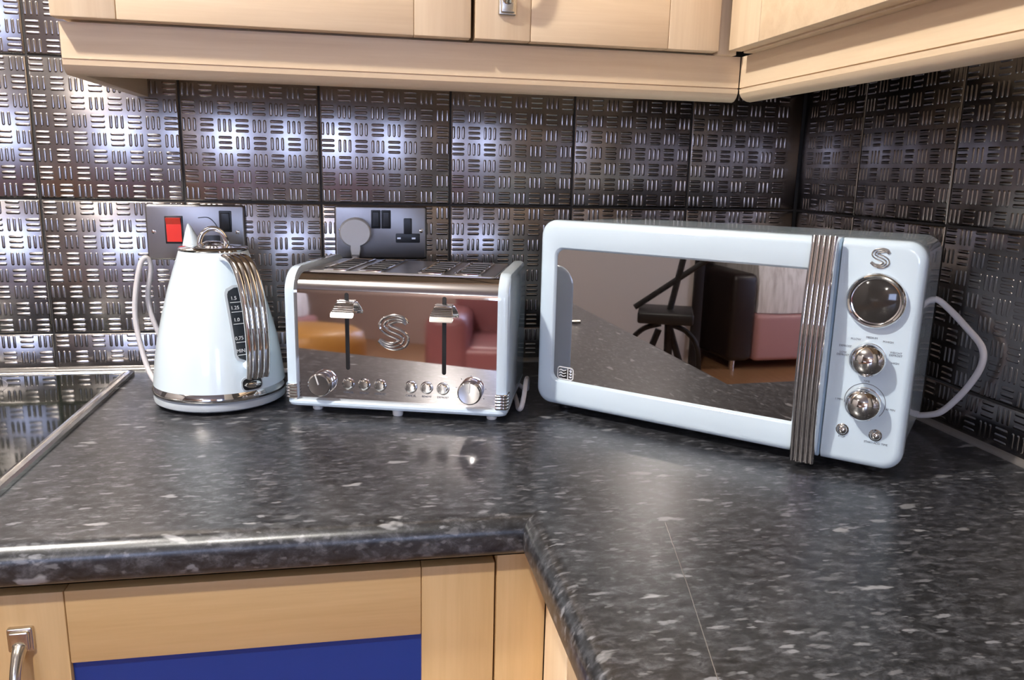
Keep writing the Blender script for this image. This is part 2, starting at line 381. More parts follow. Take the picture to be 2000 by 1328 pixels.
# ------------------------------------------------------------------ hob
t = thing('hob', 'black glass hob with bright steel edge trim at the left end of the worktop', 'hob', (-0.585, -0.28, CZ))
HX0, HX1, HY0, HY1 = -0.30, 0.30, -0.245, 0.249
bm = bmesh.new(); box(bm, (HX0+.012, HY0+.01, 0.0005), (HX1-.012, HY1-.008, 0.0045), 0.0006, 1); glass = finish('glass', bm, M_HOB, t)
def hob_bar(p0, p1, w, nm):
    bm = bmesh.new(); P0, P1 = Vector(p0), Vector(p1); d = (P1-P0).normalized(); s = Vector((d.y, -d.x, 0))
    sec = [(-w/2, 0.0002), (-w/2, 0.0050), (-w*0.32, 0.0072), (-w*0.05, 0.0072), (0.0, 0.0056), (w*0.10, 0.0056), (w*0.2, 0.0062), (w*0.42, 0.0050), (w/2, 0.0005)]
    loft(bm, [[p+s*a+Vector((0, 0, z)) for a, z in sec] for p in (P0, P1)]); return finish(nm, bm, M_TRIMSTEEL, t, 20)
hob_bar((HX1-.005, HY1, 0), (HX1-.005, HY0, 0), 0.017, 'side_trim'); hob_bar((HX0+.005, HY0, 0), (HX0+.005, HY1, 0), 0.017, 'side_trim')
hob_bar((HX0, HY1-.003, 0), (HX1, HY1-.003, 0), 0.008, 'rear_trim')
bm = bmesh.new()
for cx, cy, r in ((0.064, 0.155, 0.095), (-0.15, 0.12, 0.075), (0.08, -0.11, 0.075), (-0.15, -0.12, 0.095)):
    rr = [[(cx+q*math.cos(a), cy+q*math.sin(a), z) for q, z in ((r, 0.0045), (r, 0.00462), (r-.0012, 0.00462), (r-.0012, 0.0045))] for a in [2*PI*k/64 for k in range(65)]]
    loft(bm, rr, False, False)
finish('zone_marking', bm, M_SEAL, glass)

# ------------------------------------------------------------------ cabinet parts
def bow_handle(parent, loc, length, face='y', mat=M_NICKEL):
    """vertical bow handle with a square foot at each end; local origin at its top foot centre, standing off towards -y"""
    h = bpy.data.objects.new('handle', None)
    bm = bmesh.new()
    for zc in (0, -length):
        slab(bm, -.0105, zc-.0115, .0105, zc+.0115, 0.002, 0.0, -.0045, 0.0015, 3)
        slab(bm, -.0080, zc-.009, .0080, zc+.009, 0.0015, -.003, -.0075, 0.0015, 3)
    P = smooth_path([(0, -.005, -.006), (0, -.012, -.012), (0, -.022, -.030), (0, -.027, -length/2), (0, -.022, -length+.030), (0, -.012, -length+.012), (0, -.005, -length+.006)], 8)
    tube(bm, P, 0.0058, 12, taper=lambda s: 0.72+0.5*abs(2*s-1)**2)
    bpy.data.objects.remove(h)
    o = finish('handle', bm, mat, parent); o.location = loc
    if face == 'x': o.rotation_euler = (0, 0, -PI/2)
    o['label'] = 'brushed metal bow handle'; return o
def framed_door(parent, w, z0, z1, th, st, rt, mats, panel_mat, recess=0.006, rail_h=None):
    """door in local xz from x=0..w, front at y=0 (facing -y), thickness th"""
    rh = rail_h or rt; bm = bmesh.new(); g = 0.0004
    box(bm, (0, 0, z0), (st-g, th, z1), 0.0014, 2, 0); box(bm, (w-st+g, 0, z0), (w, th, z1), 0.0014, 2, 0)
    box(bm, (st, 0.0003, z0), (w-st, th, z0+rh), 0.0012, 2, 1); box(bm, (st, 0.0003, z1-rt), (w-st, th, z1), 0.0012, 2, 1)
    d = finish('door', bm, mats, parent)
    bm = bmesh.new(); box(bm, (st-.004, recess, z0+rh-.004), (w-st+.004, th-.002, z1-rt+.004)); p = finish('panel', bm, panel_mat, d)
    return d
ZD = CZ+0.465                   # underside of wall-cabinet doors
YF = -0.310                     # front of wall-cabinet doors
def wall_cab(x0, w, label, handle=None):
    t = thing('wall_cabinet', label, 'wall cabinet', (x0, YF, ZD), 0, 'wall cabinets')
    bm = bmesh.new(); box(bm, (0.002, 0.020, 0.002), (w-.002, 0.306, 0.72), 0.0008, 1); finish('carcass', bm, M_WZ, t)
    d = framed_door(t, w-.002, 0, 0.72, 0.0185, 0.066, 0.075, [M_WZ, M_WX], M_WX, 0.004)
    if handle: bow_handle(d, handle, 0.128)
    return t
wall_cab(-0.260, 0.452, 'pale beech wall cabinet above kettle and toaster, left one of two')
wall_cab(0.195, 0.305, 'pale beech wall cabinet with handle at its lower left, above the microwave', (0.037, 0, 0.038+.128))
# the right-hand unit faces -x
t = thing('wall_cabinet', 'pale beech wall cabinet on the right wall, seen edge-on at upper right', 'wall cabinet', (0.507, -0.318, ZD), -PI/2, 'wall cabinets')
bm = bmesh.new(); box(bm, (0.002, 0.0188, -0.0019), (0.598, 0.289, 0.72), 0.0008, 1); finish('carcass', bm, M_WZ, t)
framed_door(t, 0.598, 0, 0.72, 0.0185, 0.076, 0.075, [M_WZ, M_WY], M_WZ, 0.004)
# filler post in the corner between the two runs
bm = bmesh.new(); box(bm, (0.5012, -0.300, ZD-.0019), (0.5265, -0.010, ZD+.72), 0.001); tag(finish('corner_post', bm, M_WZ), 'narrow beech filler post in the inner corner between the upper cabinets', 'filler post')
# pelmets (light rails) under the cabinets
def pelmet_sec():               # (outward, z) from the face
    return [(0.0, ZD-.002), (0.0, CZ+.4252), (-.0025, CZ+.4250), (-.0025, CZ+.4240), (0.0, CZ+.4238), (-.0006, CZ+.4185), (-.0032, CZ+.4140), (-.0070, CZ+.4108), (-.0115, CZ+.4090), (-.0165, CZ+.4085), (-.0175, CZ+.41), (-.0175, ZD-.002)]
YP, XP = -0.290, 0.5385
t = thing('pelmet', 'long beech light rail under the back-wall cabinets, mostly in the shade of the doors', 'light rail', (0, 0, 0), 0, 'light rails')
bm = bmesh.new(); s = pelmet_sec(); loft(bm, [[(-0.258, YP-d, z) for d, z in s], [(XP-.0012-0.0, YP-d, z) for d, z in s]]); finish('rail', bm, M_WX, t, 22)
bm = bmesh.new(); box(bm, (-0.258, YP+.0178, CZ+.4085), (-0.241, -.001, ZD-.002), 0.001); finish('end_return', bm, M_WY, t)
t = thing('pelmet', 'beech light rail under the right-wall cabinet, brightly lit, with rounded lower edge', 'light rail', (0, 0, 0), 0, 'light rails')
bm = bmesh.new(); loft(bm, [[(XP-d, YP-.0005, z) for d, z in s], [(XP-d, -1.10, z) for d, z in s]]); finish('rail', bm, M_WY, t, 22)

# base units
YB = -0.585
t = thing('base_cabinet', 'beech base cabinet with blue door panel and bow handle, under the worktop', 'base cabinet', (-0.271, YB, CZ-.0395), 0, 'base cabinets')
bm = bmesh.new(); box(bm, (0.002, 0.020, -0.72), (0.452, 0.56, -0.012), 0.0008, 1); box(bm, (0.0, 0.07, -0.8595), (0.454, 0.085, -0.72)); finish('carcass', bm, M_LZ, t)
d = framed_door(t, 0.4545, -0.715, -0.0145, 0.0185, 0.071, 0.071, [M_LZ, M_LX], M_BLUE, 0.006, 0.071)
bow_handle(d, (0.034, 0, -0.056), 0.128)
bm = bmesh.new(); box(bm, (0.1855, YB, 0), (0.2348, YB+.09, CZ-.0395), 0.001); tag(finish('corner_post', bm, M_LZ), 'beech corner post beside the blue-panelled door, below the worktop corner', 'filler post')
t = thing('base_cabinet', 'base cabinet of the right run, its door coloured pale for the bright light under the overhang', 'base cabinet', (0.235, -0.5862, CZ-.0395), -PI/2, 'base cabinets')
bm = bmesh.new(); box(bm, (0.002, 0.020, -0.72), (0.598, 0.56, -0.012), 0.0008, 1); box(bm, (0.0, 0.07, -0.8595), (0.6, 0.085, -0.72)); finish('carcass', bm, M_WZ, t)
framed_door(t, 0.598, -0.715, -0.0145, 0.0185, 0.085, 0.085, [M_WZ, M_WY], M_BLUE, 0.006)  # bright light on this door is put in through the paler wood

# ------------------------------------------------------------------ wall plates
def plate(t, x0, z0, x1, z1):
    bm = bmesh.new(); slab(bm, x0, z0, x1, z1, 0.005, 0.0, -0.0075, 0.003, 5); return finish('plate', bm, M_PLATE, t)
def screw(t, x, z):
    bm = bmesh.new(); lathe(bm, [(0.0001, 0), (0.0034, 0), (0.0032, 0.0007), (0.0020, 0.0011), (0.0001, 0.0012)], 20, FACE); box(bm, (-.0026, -.00155, -.0004), (.0026, -.0010, .0004))
    o = finish('screw', bm, M_CHROME, t); o.location = (x, -0.0070, z); return o
t = thing('cooker_switch', 'steel cooker control plate with red rocker switch on the tiles behind the kettle', 'wall switch', (-0.185, -.0013, CZ+.2135))
plate(t, -.071, -.0415, .071, .0415)
bm = bmesh.new(); slab(bm, -.0440, -.0170, -.0180, .0245, 0.001, -.004, -.0085, 0.0006, 2); rk = finish('switch_surround', bm, M_BLACK, t)
bm = bmesh.new(); loft(bm, [[(x, y, z) for y, z in ((-.0070, -.0145), (-.0092, -.0140), (-.0105, .012), (-.0150, .0215), (-.0070, .0220))] for x in (-.0415, -.0205)]); k = finish('rocker', bm, M_RED, rk, 20); k['label'] = 'bright red rocker'
bm = bmesh.new(); slab(bm, .0340, .0010, .0520, .0330, 0.0012, -.004, -.0085, 0.0006, 2); slab(bm, .0365, .004, .0495, .030, 0.001, -.006, -.0105, 0.001, 2); finish('rocker', bm, M_BLACK, t)
bm = bmesh.new(); tube(bm, smooth_path([(.004, -.0078, .022), (.018, -.0078, .0225), (.027, -.0078, .015), (.033, -.0078, .003)], 6), .0007, 6); finish('outline_mark', bm, M_INK, t)
bm = bmesh.new(); slab(bm, .008, -.034, .034, -.004, 0.002, -.006, -.0080, 0.0003, 2); finish('socket_face', bm, M_BLACK, t)
screw(t, -.0600, .001); screw(t, .0600, .001)

t = thing('double_socket', 'steel double plug socket on the tiles behind the toaster', 'plug socket', (0.0908, -.0013, CZ+.2155))
plate(t, -.0715, -.0415, .0715, .0415)
for x0 in (-.0155, 0.0002):
    bm = bmesh.new(); slab(bm, x0, .0065, x0+.0148, .0350, 0.001, -.004, -.0092, 0.0008, 2); slab(bm, x0+.002, .0085, x0+.0128, .033, 0.001, -.006, -.0112, 0.0012, 2); finish('rocker', bm, M_BLACK, t)
bm = bmesh.new()
def hole(x0, z0, x1, z1): slab(bm, x0, z0, x1, z1, 0.0015, -.006, -.0079, 0.0002, 2)
hole(.0350, -.0020, .0480, .0230); hole(.0225, -.0155, .0605, -.0010); sk = finish('socket_face', bm, M_BLACK, t)
for x in (.0275, .0505):
    bm = bmesh.new(); box(bm, (x-.003, -.0083, -.0100), (x+.003, -.0078, -.0070), .0002, 1); finish('pin_slot', bm, M_BRUSH, sk)
screw(t, .0625, .0035); screw(t, -.0625, .0035)

t = thing('power_plug', 'white three-pin plug in the left half of the double socket, cable hanging down', 'plug', (0.0508, -.0098, CZ+.2145))
bm = bmesh.new()
pts = []
for k in range(25): a = -PI/2-0.32+(-2*PI+0.64)*k/24; pts.append((.0245*math.cos(a), .0225*math.sin(a)+.002))
for a_, b_ in ((0.0085, -.0240), (0.0075, -.0330), (-.0075, -.0330), (-.0085, -.0240)): pts.append((a_, b_)) if False else None
body = pts+[(0.0080, -.0250), (0.0062, -.0350), (-.0062, -.0350), (-.0080, -.0250)][::(1 if pts[-1][0] > 0 else -1)]
rings = []
for y, s_ in ((0.0006, 1.0), (-.012, 1.0), (-.0165, 0.97), (-.019, 0.90)):
    rings.append([(x*s_, y, z*s_) for x, z in body])
loft(bm, rings); pb = finish('plug_body', bm, M_WHITE, t, 40)
bm = bmesh.new(); tube(bm, smooth_path([(0, -.0095, -.034), (0, -.011, -.048), (.001, -.012, -.075), (.004, -.014, -.12), (.010, -.013, -.17), (.02, -.013, -.209), (.06, -.012, -.2105), (.13, -.012, -.2105)], 8), .0036, 10, taper=lambda s: 1.0+0.7*max(0, 0.16-s)/0.16); finish('cable', bm, M_CABLE, t)

# ------------------------------------------------------------------ the raised three-line S badge
def s_badge(parent, name, cx, cz, size, y, wire, mat):
    """S of three parallel raised lines within a circle of the given size; stands on local plane y, facing -y"""
    bm = bmesh.new(); h = size/2
    spine = [(0.74, 0.50), (0.52, 0.72), (0.10, 0.76), (-0.36, 0.60), (-0.50, 0.34), (-0.22, 0.12), (0.24, -0.06), (0.54, -0.28), (0.48, -0.58), (0.06, -0.76), (-0.40, -0.70), (-0.80, -0.44)]
    P = smooth_path([(x*h, 0, z*h) for x, z in spine], 8)
    for off in (-0.26, 0.0, 0.26):
        Q = []
        for i, p in enumerate(P):
            d = (P[min(i+1, len(P)-1)]-P[max(i-1, 0)]).normalized(); n = Vector((-d.z, 0, d.x))
            s = i/(len(P)-1); k = 0.25+0.75*min(1.0, 3.0*min(s, 1-s))
            q = p+n*off*h*k; Q.append((cx+q.x, y-wire*0.25, cz+q.z))
        tube(bm, Q, wire, 8, ry=wire)
    o = finish(name, bm, mat, parent); o['label'] = 'raised S-shaped badge of three lines'; return o

# ------------------------------------------------------------------ kettle
KX, KY = -0.13207, -0.17397; KA = math.radians(-52.88)      # local +x = handle direction
tb = thing('kettle_stand', 'pale grey round power base under the kettle, white cord looping up behind', 'kettle base', (KX, KY, CZ), KA)
bm = bmesh.new()
lathe(bm, [(0.070, 0.004), (0.0805, 0.004), (0.0845, 0.0065), (0.0853, 0.0105), (0.0845, 0.0145), (0.082, 0.0155), (0.02, 0.0155)], 72); finish('base_plate', bm, M_GREYPL, tb)
for k in range(4):
    a = 2*PI*(k+.5)/4; bm = bmesh.new(); lathe(bm, [(0.006, 0.0), (0.007, 0.0008), (0.007, 0.0045)], 16, T(.066*math.cos(a), .066*math.sin(a), 0)); finish('foot', bm, M_BLACK, tb)
KI = (T(KX, KY, 0) @ R(KA, 'Z')).inverted()
cord = [(-0.2120, -0.1420, 0.0105), (-0.2280, -0.1250, 0.0125), (-0.2440, -0.1050, 0.0330), (-0.2560, -0.0950, 0.085), (-0.2560, -0.092, 0.125), (-0.2480, -0.088, 0.170), (-0.2400, -0.085, 0.1835), (-0.2350, -0.080, 0.170), (-0.2430, -0.075, 0.125), (-0.2360, -0.075, 0.085), (-0.2180, -0.072, 0.040), (-0.195, -0.066, 0.010), (-0.165, -0.058, 0.004), (-0.10, -0.048, 0.004), (-0.04, -0.040, 0.004)]
bm = bmesh.new(); tube(bm, [KI @ Vector(p) for p in smooth_path(cord, 10)], .0037, 12); finish('cord', bm, M_CABLE, tb)
t = thing('kettle', 'pale blue cone-shaped electric kettle with ribbed chrome handle, left of the toaster', 'kettle', (KX, KY, CZ+.0157), KA)
KB = 0.0157
def kr(z):                       # body radius at height z above the worktop
    tab = [(0.0155, .0860), (0.03, .0846), (0.0614, .0808), (0.09, .0760), (.1296, .0662), (.1532, .0598), (.18, .0512), (.195, .0462), (.2045, .0432)]
    for (a, ra), (b, rb) in zip(tab, tab[1:]):
        if z <= b: return ra+(rb-ra)*(z-a)/(b-a)
    return tab[-1][1]
bm = bmesh.new(); prof = [(0.078, 0.0285-KB)]
zs = [0.0285+(.2035-.0285)*k/22 for k in range(23)]
prof += [(kr(z), z-KB) for z in zs]+[(.0418, .2048-KB), (.0395, .2050-KB), (.0385, .2000-KB), (.02, .1990-KB)]
lathe(bm, prof, 96); kb = finish('body', bm, M_KETTLE, t, 50)
bm = bmesh.new(); lathe(bm, [(.06, 0.0006), (.0835, .0006), (.0865, .0025), (.0872, .0055), (.0862, .0085), (.0850, .0115), (.0842, .0130), (.07, .0130)], 96); bnd = finish('chrome_band', bm, M_CHROME, t, 50); bnd['label'] = 'polished chrome foot band'
bm = bmesh.new()
lathe(bm, [(.02, .1992-KB), (.0380, .1992-KB), (.0440, .2052-KB), (.0445, .2066-KB), (.0430, .2082-KB), (.034, .2098-KB), (.022, .2108-KB), (.014, .2130-KB), (.010, .2155-KB), (.003, .2162-KB)], 72)
lid = finish('lid', bm, M_CHROME, t, 40); lid['label'] = 'chrome lid'
bm = bmesh.new(); P = [(0, .0170*math.cos(a), .2100-KB+.0225*math.sin(a)) for a in [PI*k/24 for k in range(25)]]
Mz = R(math.radians(52.88+8), 'Z') @ R(PI/2, 'Z')
tube(bm, P, .0026, 10, M=Mz, ry=.0034); finish('loop_handle', bm, M_CHROME, lid)
# handle: wide ribbed strap
path = smooth_path([(.0400, 0, .1975), (.0560, 0, .1985), (.0720, 0, .1935), (.0860, 0, .1760), (.0965, 0, .1480), (.1015, 0, .1150), (.1025, 0, .0850), (.1005, 0, .0600), (.0975, 0, .0500)], 8)
def strap(path, half, thick, ribs, rh, up=Vector((0, -1, 0)), wfun=None):
    rings = []
    for i, p in enumerate(path):
        p = Vector(p); d = (Vector(path[min(i+1, len(path)-1)])-Vector(path[max(i-1, 0)])).normalized(); n = d.cross(up).normalized()   # inwards normal
        w = half*(wfun(i/(len(path)-1)) if wfun else 1.0); ring = []
        for k in range(ribs*6+1):
            s = k/(ribs*6); v = -w+2*w*s; e = abs(math.sin(PI*ribs*s))
            edge = min(1.0, min(s, 1-s)*14)
            ring.append(p+up*v-n*(thick/2*(0.55+0.45*edge)+rh*(e-0.5)))
        ring += [p+up*w*0.97+n*thick*.3, p+up*w*0.80+n*thick/2, p-up*w*0.80+n*thick/2, p-up*w*0.97+n*thick*.3]
        rings.append(ring)
    return rings
bm = bmesh.new(); loft(bm, [[q-Vector((0, 0, KB)) for q in r] for r in strap(path, .0165, .0085, 4, .0016, wfun=lambda s: 1.0-0.06*abs(2*s-1))])
hd = finish('handle', bm, M_CHROME, t, 50); hd['label'] = 'chrome strap handle with raised ribs'
bm = bmesh.new(); tube(bm, [(.0780, 0, .0640-KB), (.0900, 0, .0600-KB), (.0985, 0, .0560-KB)], .006, 10, ry=.010); finish('handle_foot', bm, M_KETTLE, hd)
bm = bmesh.new(); ins = [Vector((p.x-.0062, 0, p.z-KB+0.0004)) for p in path[10:58]]; tube(bm, ins, .0022, 8, ry=.0125); finish('handle_lining', bm, M_KETTLE, hd)
# water gauge under the handle (follows the cone)
def on_cone(ang, z, out): r = kr(z)+out; return Vector((r*math.cos(ang), r*math.sin(ang), z-KB))
def cone_patch(bm, w, z0, z1, rad, out0, out1, cen=0.0):
    L = rrect(-w/2, z0, w/2, z1, rad, 5); rings = []
    # grid the patch so it follows the curve
    n = 14
    def half(z):
        dz0, dz1 = z-z0, z1-z; d = min(dz0, dz1)
        return w/2 if d >= rad else w/2-rad+math.sqrt(max(rad*rad-(rad-d)**2, 0))
    zz = [z0+(z1-z0)*k/24 for k in range(25)]
    for o in (out1,):
        g = [[on_cone(cen+(-half(z)+2*half(z)*k/n)/kr(z), z, o) for k in range(n+1)] for z in zz]
    V = [[bm.verts.new(p) for p in row] for row in g]
    g0 = [[on_cone(cen+(-half(z)+2*half(z)*k/n)/kr(z), z, out0) for k in (0, n)] for z in zz]
    V0 = [[bm.verts.new(p) for p in row] for row in g0]
    for a in range(24):
        for k in range(n): bm.faces.new((V[a][k], V[a][k+1], V[a+1][k+1], V[a+1][k]))
        bm.faces.new((V[a][0], V[a+1][0], V0[a+1][0], V0[a][0])); bm.faces.new((V[a][n], V0[a][1], V0[a+1][1], V[a+1][n]))
bm = bmesh.new(); cone_patch(bm, .0345, .066, .1640, .012, -.001, .0009, -.02); gf = finish('gauge_frame', bm, M_GREYPL, t, 40)
bm = bmesh.new(); cone_patch(bm, .0285, .069, .1610, .0105, -.001, .0015, -.02); gg = finish('gauge_window', bm, M_GAUGE, gf, 40); gg['label'] = 'smoked water-level window with white marks'
for z, s_ in ((.148, '1.5'), (.1360, '1.25'), (.121, '1.0'), (.098, '0.75'), (.082, 'MIN')):
    a = -.085; p = on_cone(a-.05, z, .0019); sl = math.atan2(kr(z-.01)-kr(z+.01), .02)
    text('level_number', s_, .0065, M_INKW, gg, p, (PI/2-sl, 0, PI/2+a-.05))
    bm = bmesh.new(); q = [on_cone(a+d/kr(z), z-.0052, .0017) for d in (-.008, -.003, .002, .006)]; tube(bm, q, .00045, 6); finish('level_line', bm, M_INKW, gg)
# power toggle at the foot of the handle
bm = bmesh.new(); cone_patch(bm, .0300, .0285, .0475, .007, -.001, .0012, .0); ts = finish('toggle_surround', bm, M_GREYPL, t, 40)
bm = bmesh.new(); cone_patch(bm, .0265, .0305, .0455, .006, -.001, .0016, .0); finish('toggle_recess', bm, M_BLACK, ts, 40)
bm = bmesh.new(); lathe(bm, [(.0001, -.004), (.0110, -.003), (.0118, 0), (.0105, .003), (.006, .0045), (.0001, .005)], 28, T(.0850, 0, .0375-KB) @ R(PI/2-0.1, 'Y'), 0, .45, 1.0); finish('power_toggle', bm, M_CHROME, t)
# spout: pointed lip rising behind the lid
bm = bmesh.new(); rings = []
for k, (x, w, z, dep) in enumerate(((-.0560, .024, .165, .012), (-.0590, .0225, .185, .013), (-.0600, .0185, .202, .013), (-.0625, .0120, .2170, .010), (-.0660, .0050, .2290, .006), (-.0680, .0012, .2345, .002))):
    rings.append([(x+dep*math.cos(a)*(1.0 if math.cos(a) > 0 else 0.8), w*0.74*math.sin(a), z-KB) for a in [2*PI*j/20 for j in range(20)]])
loft(bm, rings); sp = finish('spout', bm, M_KETTLE, t, 60)

# ------------------------------------------------------------------ toaster (local: x along its front, +y into depth, z up)
TA = math.radians(-17.23); TW, TD = 0.2895, 0.200
t = thing('toaster', 'polished steel four-slice toaster with pale blue sides, between kettle and microwave', 'toaster', (-0.0379, -0.2448, CZ), TA)
ZB, ZT = 0.0185, 0.1830         # chrome shell bottom, top
def side_profile(y0, y1, z0, z1, rf, rb, n=10):
    """rounded side outline in (y, z): square at the bottom, large round front-top and rear-top corners"""
    P = [(y0, z0)]
    for k in range(n+1): a = PI-PI/2*k/n; P.append((y0+rf+rf*math.cos(a), z1-rf+rf*math.sin(a)))
    for k in range(n+1): a = PI/2-PI/2*k/n; P.append((y1-rb+rb*math.cos(a), z1-rb+rb*math.sin(a)))
    P.append((y1, z0)); return P
# chrome shell
bm = bmesh.new(); sp_ = side_profile(0.004, TD-.006, ZB, ZT, .026, .026, 12)
loft(bm, [[(x, y, z) for y, z in sp_] for x in (.0135, TW-.0135)]); shell = finish('chrome_shell', bm, M_STEEL, t, 30); shell['label'] = 'mirror-polished steel wrap'
# side panels
def side_panel(x0, x1, outer):
    bm = bmesh.new(); rings = []
    for x, ins in ((x0 if outer < 0 else x1, .006), (x0+outer*0 + (.0022 if outer < 0 else 0), .0015), ):
        pass
    xs_ = [x0, x0+.0015, x0+.005, x1] if outer < 0 else [x1, x1-.0015, x1-.005, x0]
    for x, ins in zip(xs_, (.0055, .0018, 0.0, 0.0)):
        rings.append([(x, y, z) for y, z in side_profile(-.0015+ins, TD+.001-ins, ZB, .1895-ins, .032-ins*.5, .030-ins*.5, 12)])
    loft(bm, rings); return finish('side_panel', bm, M_ENAMEL, t, 40)
side_panel(0.0, .0140, -1); side_panel(TW-.0140, TW, 1)
# base skirt
bm = bmesh.new(); rings = []
for z, ins, rd in ((.0090, .004, .010), (.0105, .0015, .011), (.0135, 0, .012), (.0165, .0002, .012), (.0184, .0015, .011)):
    rings.append([(x, y, z) for x, y in rrect(ins-.0005, -.0035+ins, TW+.0005-ins, TD+.002-ins, rd, 5)])
loft(bm, rings); finish('base_skirt', bm, M_ENAMEL, t, 30)
for x, y in ((.034, .020), (.145, .012), (TW-.022, .020), (.034, TD-.02), (TW-.022, TD-.02)):
    bm = bmesh.new(); lathe(bm, [(.0060, 0), (.0068, .001), (.0075, .0095)], 18, T(x, y, 0)); finish('foot', bm, M_WHITE if y < .05 else M_BLACK, t)
# ribbed chrome corner clips
for x0, x1 in ((-.0012, .0142), (TW-.0142, TW+.0012)):
    bm = bmesh.new()
    left = x0 < .1
    pts = [(.0142, -.0030), (.005, -.0034), (.0008, -.0018), (-.0012, .003), (-.0012, .016), (.0006, .016), (.0006, .003), (.003, .0002), (.0142, .0002)]
    if not left: pts = [(TW-x, y) for x, y in pts]
    rings = []
    nz = 28
    for k in range(nz+1):
        z = .0190+.0200*k/nz; b = .0007*abs(math.sin(PI*5*k/nz)); cx, cy = (.008, .006) if left else (TW-.008, .006)
        rings.append([(x+(b if x > cx else -b)*(0.0 if abs(y-.0002) < 1e-6 else 1), y-(b if y < 0.0 else 0), z) for x, y in pts])
    loft(bm, rings); finish('corner_clip', bm, M_CHROME, t, 60)
# top: slots
bm = bmesh.new(); slab(bm, .022, .030, TW-.022, TD-.030, .006, .0, -.0022, .001, 4, 0, T(0, 0, ZT-.0006) @ R(-PI/2, 'X') @ Matrix.Scale(-1, 4, (0, 0, 1)) if False else I4) if False else None
bm2 = bmesh.new()
def flat_slab(bm, x0, y0, x1, y1, rad, z0, z1, bev=.0008):
    rings = [[(x, y, z0) for x, y in rrect(x0, y0, x1, y1, rad, 4)], [(x, y, z1-bev) for x, y in rrect(x0, y0, x1, y1, rad, 4)], [(x, y, z1) for x, y in rrect(x0+bev, y0+bev, x1-bev, y1-bev, max(rad-bev, .0003), 4)]]
    loft(bm, rings)
bm.free()
flat_slab(bm2, .022, .026, TW-.022, TD-.030, .006, ZT-.001, ZT+.0014); tp = finish('slot_plate', bm2, M_BRUSH, t)
for xc in (.0575, .1040, .1835, .2310):
    bm = bmesh.new(); z0 = ZT+.0014
    w, y0, y1 = .0150, .034, TD-.040
    outer = rrect(xc-w-.0028, y0-.0028, xc+w+.0028, y1+.0028, .0045, 4); inner = rrect(xc-w, y0, xc+w, y1, .003, 4); low = rrect(xc-w+.001, y0+.001, xc+w-.001, y1-.001, .003, 4)
    loft(bm, [[(x, y, z0-.0004) for x, y in outer], [(x, y, z0+.0016) for x, y in outer], [(x, y, z0+.0018) for x, y in inner], [(x, y, z0+.0004) for x, y in low]], True, True)
    sl = finish('slot_rim', bm, M_CHROME, t)
    bm = bmesh.new(); flat_slab(bm, xc-w+.0012, y0+.0012, xc+w-.0012, y1-.0012, .003, z0-.0002, z0+.0008, .0002); so = finish('slot_shade', bm, M_DARK, sl)  # near-black slab paints in the shade inside the slot
    bm = bmesh.new()
    for k in range(6): y = y0+.008+(y1-y0-.016)*k/5; tube(bm, [(xc-w+.002, y, z0+.0011), (xc, y, z0+.0014), (xc+w-.002, y, z0+.0011)], .0006, 6)
    finish('bread_wires', bm, M_BRUSH, so)
# levers in their slots
YFt = .004                      # chrome front plane
for x in (.0815, .2075):
    bm = bmesh.new(); slab(bm, x-.0027, .0595, x+.0027, .1600, .0027, YFt+.001, YFt-.0004, .0002, 4); ls = finish('lever_slot_shade', bm, M_DARK, t)  # near-black strip stands for shade in the lever's slot
    bm = bmesh.new()
    rings = []                  # sloping paddle: narrow at the top by the shell, wider and further out below
    for y, z, w, th in ((-.0010, .1490, .0108, .0026), (-.0050, .1490, .0112, .0028), (-.0085, .1478, .0118, .0032), (-.0145, .1415, .0140, .0036), (-.0190, .1365, .0150, .0038), (-.0205, .1340, .0145, .0032)):
        rings.append([(a, YFt+y+b*.55, z+b*.8) for a, b in rrect(x-w, -th, x+w, 0, min(.0018, th*.45), 3)])
    loft(bm, rings)
    for k in range(5):
        q = (k+.4)/5; y = -.0092-.0095*q; z = .1474-.0105*q; w = .0112+.0034*q
        tube(bm, [(x-w, YFt+y, z+.0004), (x+w, YFt+y, z+.0004)], .0011, 8)
    tube(bm, [(x-.0110, YFt-.0045, .1494), (x+.0110, YFt-.0045, .1494)], .0013, 8)
    box(bm, (x-.006, YFt-.009, .1390), (x+.006, YFt-.0006, .1470), .001)
    lv = finish('lever', bm, M_CHROME, t, 35); lv['label'] = 'ribbed chrome push-down lever'
# knobs and buttons
def spun_knob(x, z, r, hgt, ptr):
    o = finish('browning_knob', (lambda b: (lathe(b, [(r*.98, -.001), (r, .001), (r, hgt-.003), (r*.95, hgt-.0008), (r*.86, hgt), (r*.5, hgt-.0003), (.0002, hgt-.0004)], 48, FACE), b)[1])(bmesh.new()), M_CHROME, t, 30)
    o.location = (x, YFt, z)
    bm = bmesh.new(); box(bm, (-.0009, -hgt-.0006, .001), (.0009, -hgt+.0006, r*.95), .0003, 1, 0, R(ptr, 'Y')); finish('pointer', bm, M_WHITE, o)
    return o
M_SPUN = None
for x, ptr in ((.0470, -0.3), (.2425, 0.05)): spun_knob(x, .0405, .0155, .0150, ptr)
names = ['CANCEL', 'REHEAT', 'DEFROST']
for k, x in enumerate((.0818, .1029, .1239, .1643, .1850, .2063)):
    bm = bmesh.new(); lathe(bm, [(.0080, -.0005), (.0082, .0012), (.0070, .0016), (.0069, .0004), (.0064, .0004), (.0062, .0030), (.0052, .0040), (.0002, .0042)], 36, FACE)
    b = finish('push_button', bm, M_CHROME, t, 30); b.location = (x, YFt, .0412)
    text('button_label', names[k % 3], .0036, M_INK, b, (0, -.00025, -.0118))
